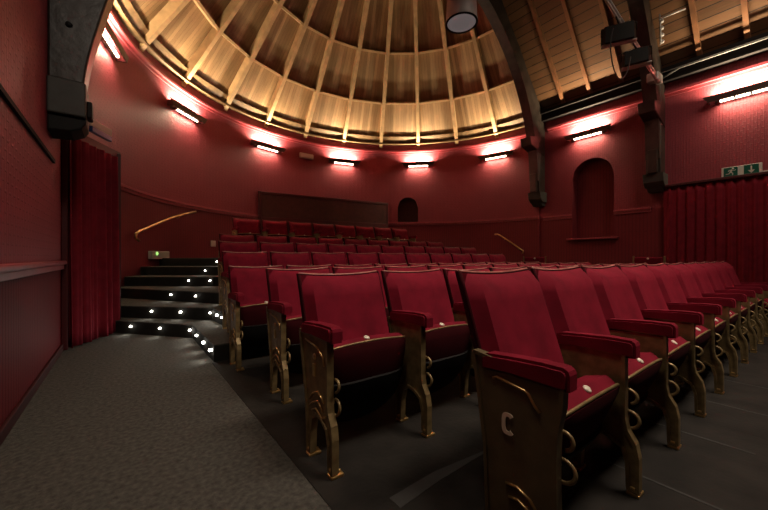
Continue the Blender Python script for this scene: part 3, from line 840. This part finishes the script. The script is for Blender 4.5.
bm = curtain(line_fn((XR-.13, 2.20), (XR-.13, -1.2)), 420, .012, 2.40, .036, 22, 5)
o = obj('wall_curtain', bm, 'curtain'); tag(o, 'wide red pleated curtain on the right wall below the green exit sign', 'curtain')
s_ = o.modifiers.new('thickness', 'SOLIDIFY'); s_.thickness = .006
bm = NB(); box(bm, XR-.19, XR, -1.25, 2.24, 2.40, 2.45, .006); obj_ = struct('trim_12', bm, 'trim_dark')
# frame of the left doorway
def along(p, q, bm, w_, h0, h1, off=0.0):
    sweep(bm, [(p[0], p[1], (h0+h1)/2), (q[0], q[1], (h0+h1)/2)], w_, h1-h0)
bm = NB(); along((-.50, 4.64), (-.07, 5.44), bm, .06, 2.15, 2.23); box(bm, -.10, -.04, 5.36, 5.44, 0, 2.2, .005)
struct('door_1', bm, 'trim_dark')

# ------------------------------------------------------------------ dark panel on the back wall
p0 = onwall(108, R-.01); p1 = onwall(57.1, R-.01)
d_ = Vector((p1[0]-p0[0], p1[1]-p0[1])); Lp = d_.length; ang = math.atan2(d_.y, d_.x)
t = thing('wall_panel', 'long dark brown-red panel with a red frame, low on the back wall behind the top row', 'panel', (p0[0], p0[1], 0), ang)
bm = NB(); box(bm, .06, Lp-.02, -.015, .03, 2.02, 2.68); obj('panel_board', bm, 'panel', t)
bm = NB(); box(bm, 0, .085, -.04, .03, 1.98, 2.74, .008); box(bm, Lp-.05, Lp, -.03, .03, 1.98, 2.72, .008); box(bm, 0, Lp, -.03, .03, 2.66, 2.735, .008); box(bm, 0, Lp, -.03, .03, .90, 2.03, .008); obj('panel_frame', bm, 'trim_dark', t)

# ------------------------------------------------------------------ handrails
def handrail(pts, label, brk):
    t = thing('handrail', label, 'handrail')
    bm = NB(); tube(bm, pts, .022, 10); obj('rail', bm, 'brass_hi', t)
    for p, wv in brk:
        bm = NB(); tube(bm, [p, (p[0]+wv[0]*.5, p[1]+wv[1]*.5, p[2]-.05), (p[0]+wv[0], p[1]+wv[1], p[2]-.055)], .009, 6)
        obj('bracket', bm, 'brass_hi', t)
pts = []
ri = R-.10
a_ = [(153.2, 1.20), (154.4, 1.24), (154.3, 1.31), (153.0, 1.36), (150.5, 1.42), (146, 1.55), (141, 1.70), (136, 1.83), (132.0, 1.92)]
pts = [(*onwall(a, ri), h) for a, h in a_]
handrail(pts, 'brass handrail curving up the red wall above the left steps', [((*onwall(a, ri), h), (math.cos(math.radians(a))*.1, math.sin(math.radians(a))*.1)) for a, h in ((150.5, 1.42), (137.5, 1.79))])
a_ = [(5.2, 1.02), (5.0, 1.10), (6.2, 1.16), (9.5, 1.36), (13.5, 1.58), (14.3, 1.61), (15.4, 1.61)]
handrail([(*onwall(a, ri), h) for a, h in a_], 'brass handrail sloping on the far right wall behind the front seats', [((*onwall(a, ri), h), (math.cos(math.radians(a))*.1, math.sin(math.radians(a))*.1)) for a, h in ((7.0, 1.21), (12.0, 1.50))])

# ------------------------------------------------------------------ small fittings
def on_round(a, h, off=.0): x, y = onwall(a, R-off); return (x, y, h), math.radians(a-90)
# emergency light box high on the wall
loc, rz = on_round(89.7, 4.02); t = thing('emergency_light', 'small cream emergency box between two wall lamps high on the curved wall', 'emergency light', loc, rz)
bm = NB(); box(bm, -.22, .22, -.08, 0, -.075, .075, .015); obj('housing', bm, 'white', t)
bm = NB(); box(bm, -.20, .20, -.088, -.078, -.055, .055, .006); obj('diffuser', bm, 'lens', t)
loc, rz = on_round(144.2, .955); t = thing('switch_panel', 'long cream control box with a green light, on the wall below the left handrail', 'control box', loc, rz)
bm = NB(); box(bm, -.275, .275, -.07, 0, -.075, .075, .012); obj('housing', bm, 'white', t)
bm = NB(); lathe(bm, [(0, .012), (.03, .008), (.036, 0)], 14, T(-.12, -.07, .03) @ RX(PI/2)); obj('indicator', bm, 'glow', t)
loc, rz = on_round(124.5, 1.24); t = thing('wall_socket', 'small square cream wall plate near the top of the left steps', 'socket', loc, rz)
bm = NB(); box(bm, -.07, .07, -.02, 0, -.07, .07, .006); obj('plate', bm, 'white', t)
bm = NB(); box(bm, -.03, .03, -.026, -.019, -.02, .02, .004); obj('switch', bm, 'white', t)
# emergency exit light over the left doorway
t = thing('exit_light', 'cream and blue emergency exit light above the left curtain', 'exit light', (-.25, 5.0, 2.36), math.atan2(.72, .38))
bm = NB(); box(bm, -.19, .19, -.05, .05, -.03, .06, .012); obj('housing', bm, 'white', t)
bm = NB(); box(bm, -.17, .17, -.058, -.012, -.088, -.028, .004); obj('sign_panel', bm, 'blue', t)
# green exit sign above the right curtain
t = thing('exit_sign', 'green and white running man exit sign above the right curtain', 'exit sign', (XR-.10, 1.045, 2.537), -PI/2)
bm = NB(); box(bm, -.265, .265, -.03, .03, -.095, .095, .006); obj('housing', bm, 'signwhite', t)
bm = NB()
for a, b in ((-.235, -.045), (.035, .225)): box(bm, a, b, -.034, -.029, -.085, .085)
obj('sign_face', bm, 'green', t)
bm = NB()  # running man
lathe(bm, [(0, .003), (.016, .002), (.016, 0)], 12, T(-.108, -.034, .058) @ RX(PI/2))
def stroke(pts, w_): sweep(bm, [(x, -.0355, z) for x, z in pts], .003, w_, up=Vector((0, 0, 1))) if abs(pts[0][0]-pts[1][0]) > abs(pts[0][1]-pts[1][1]) else sweep(bm, [(x, -.0355, z) for x, z in pts], w_, .003, up=Vector((0, 1, 0)))
stroke([(-.118, .040), (-.142, -.008)], .026); stroke([(-.120, .034), (-.085, .018)], .012); stroke([(-.085, .018), (-.070, .034)], .010)
stroke([(-.122, .036), (-.160, .030)], .012); stroke([(-.160, .030), (-.172, .008)], .010)
stroke([(-.140, -.006), (-.110, -.030)], .014); stroke([(-.110, -.030), (-.112, -.066)], .012)
stroke([(-.142, -.006), (-.165, -.036)], .014); stroke([(-.165, -.036), (-.205, -.038)], .012)
obj('running_man', bm, 'signwhite', t)
bm = NB()
def st2(pts, w_): sweep(bm, [(x, -.0355, z) for x, z in pts], w_, .003, up=Vector((0, 1, 0)))
st2([(.13, .062), (.13, -.03)], .018); prism(bm, [(.085, -.015), (.175, -.015), (.13, -.068)], 'y', -.037, -.034)
obj('down_arrow', bm, 'signwhite', t)
bm = NB(); box(bm, .265, .35, -.02, .03, -.095, -.06, .004); box(bm, -.02, .02, .03, .098, -.03, .03); obj('bracket', bm, 'signwhite', t)

# ------------------------------------------------------------------ pendant lamp
px, py, pz = 3.30, 2.77, 3.80
t = thing('pendant_lamp', 'grey drum pendant lamp hanging in front of the boarded dome', 'pendant lamp', (px, py, pz))
bm = NB(); lathe(bm, [(.190, 0), (.196, .015), (.188, .05), (.176, .32), (.16, .48), (.07, .54), (.0, .55)], 36); obj('shade', bm, 'pend', t)
bm = NB(); lathe(bm, [(.172, .004), (.192, .004), (.196, -.006), (.172, -.008), (.172, .004)], 36); obj('rim', bm, 'black_metal', t)
bm = NB(); lathe(bm, [(.172, .0), (.15, -.006), (.10, -.012), (.05, -.016), (0, -.017)], 30)
for r_ in (.06, .10, .14): lathe(bm, [(r_-.004, -.010), (r_, -.018+.03*(r_-.06)), (r_+.004, -.010)], 30)
obj('lens', bm, 'lamp_lens', t)
bm = NB(); tube(bm, [(0, 0, .54), (0, 0, roof_h(px)-pz-.03)], .012, 8); obj('rod', bm, 'black_metal', t)

# ------------------------------------------------------------------ lighting bar with two floodlights on the right truss
A_, B_ = Vector((8.62, 2.16, 4.55)), Vector((6.25, 2.42, 5.60))
t = thing('lighting_bar', 'steel twin-pipe lighting bar fixed to the right truss', 'lighting bar')
off = Vector((-.10, -.03, -.13))
bm = NB(); tube(bm, [A_, B_], .028, 10); obj('pipe', bm, 'steel', t)
bm = NB(); tube(bm, [A_+off, B_+off], .022, 10); obj('pipe', bm, 'steel', t)
for f in lin(.08, .92, 6):
    bm = NB(); p = A_.lerp(B_, f); tube(bm, [p, p+off], .012, 6); obj('rung', bm, 'steel', t)
bm = NB(); box(bm, 8.50, 8.80, 2.12, 2.32, 4.48, 4.66, .02); obj('wall_clamp', bm, 'steel', t)
def flood(p, top, rz, tilt, label, w_=.52, d_=.30):
    t = thing('floodlight', label, 'floodlight', p, rz, 'floodlights on the lighting bar')
    m_ = RX(tilt)
    bm = NB(); prism(bm, [(-w_/2, -.05), (w_/2, -.05), (w_/2-.05, .07), (-w_/2+.05, .07)], 'y', -d_/2, d_/2, .01, m_); obj('housing', bm, 'black_metal', t)
    bm = NB(); box(bm, -w_/2+.02, w_/2-.02, -d_/2+.02, d_/2-.02, -.062, -.049, .004, 2, m_); obj('lens', bm, 'glass_dark', t)
    bm = NB(); box(bm, -w_/2+.0, w_/2-.0, -d_/2-.024, -d_/2-.001, -.06, .03, .003, 2, m_); obj('front_lip', bm, 'lens', t)
    bm = NB(); tv = Matrix.Rotation(-rz, 3, 'Z') @ (Vector(top)-Vector(p))
    tube(bm, [(-w_/2, 0, 0), (-w_/2, 0, .14), (0, 0, .17), (w_/2, 0, .14), (w_/2, 0, 0)], .012, 6); tube(bm, [(0, 0, .17), tv], .014, 6); obj('yoke', bm, 'black_metal', t)
def bar_at(f): return A_.lerp(B_, f) + off
flood((6.90, 2.28, 4.83), bar_at(.70), math.radians(-62), math.radians(88), 'upper black floodlight hanging from the lighting bar')
flood((7.37, 2.16, 4.52), bar_at(.50), math.radians(-72), math.radians(80), 'lower black floodlight hanging nearest the right truss', .44, .28)
# clamps and small brackets on the truss
t = thing('bar_clamp', 'pale steel clamp cluster on the truss timber above the floodlights', 'clamp', (8.42, 2.13, 5.30))
bm = NB(); tube(bm, [(-.05, -.05, .30), (.10, -.42, .36)], .016, 8); obj('arm', bm, 'steel', t)
for i in range(4):
    bm = NB(); lathe(bm, [(0, -.03), (.035, -.02), (.04, .01), (.02, .04), (0, .045)], 12, T(.08+.01*i, -.06, .30-.13*i)); obj('clamp', bm, 'steel', t)
bm = NB(); tube(bm, [(.0, -.05, .42), (.05, -.05, .2), (.06, -.05, -.16)], .014, 6); obj('strap', bm, 'steel', t)
def cable(pts, label, r=.009):
    P_ = [Vector(p) for p in pts]; out = []
    for i in range(len(P_)-1):
        p0, p1, p2, p3 = P_[max(i-1, 0)], P_[i], P_[i+1], P_[min(i+2, len(P_)-1)]
        for s in lin(0, 1, 8)[:-1]:
            out.append(.5*((2*p1) + (p2-p0)*s + (2*p0-5*p1+4*p2-p3)*s*s + (3*p1-p0-3*p2+p3)*s**3))
    out.append(P_[-1]); bm = NB(); tube(bm, out, r, 6)
    return tag(obj('cable', bm, 'cable'), label, 'cable')
cable([(6.60, 2.26, 4.80), (6.42, 2.24, 4.45), (6.48, 2.22, 4.08), (6.72, 2.20, 3.95), (6.98, 2.18, 4.15), (7.10, 2.16, 4.45)], 'thin black cable looping below the two floodlights')
yv = 3.0
cable([(6.55, yv, roof_h(6.55)-.02), (6.56, yv, 6.6), (6.57, yv, 6.28)], 'short black cable dangling from the roof boards left of the floodlights', .014)
bm = NB(); tube(bm, [(XR-.20, 2.20, 4.72), (XR-.235, 2.05, 4.76), (XR-.245, 1.9, 4.80), (XR-.245, YB+.1, 4.80)], .018, 8)
tag(obj('conduit', bm, 'conduit'), 'grey conduit pipe running along the black cornice right of the truss', 'pipe')
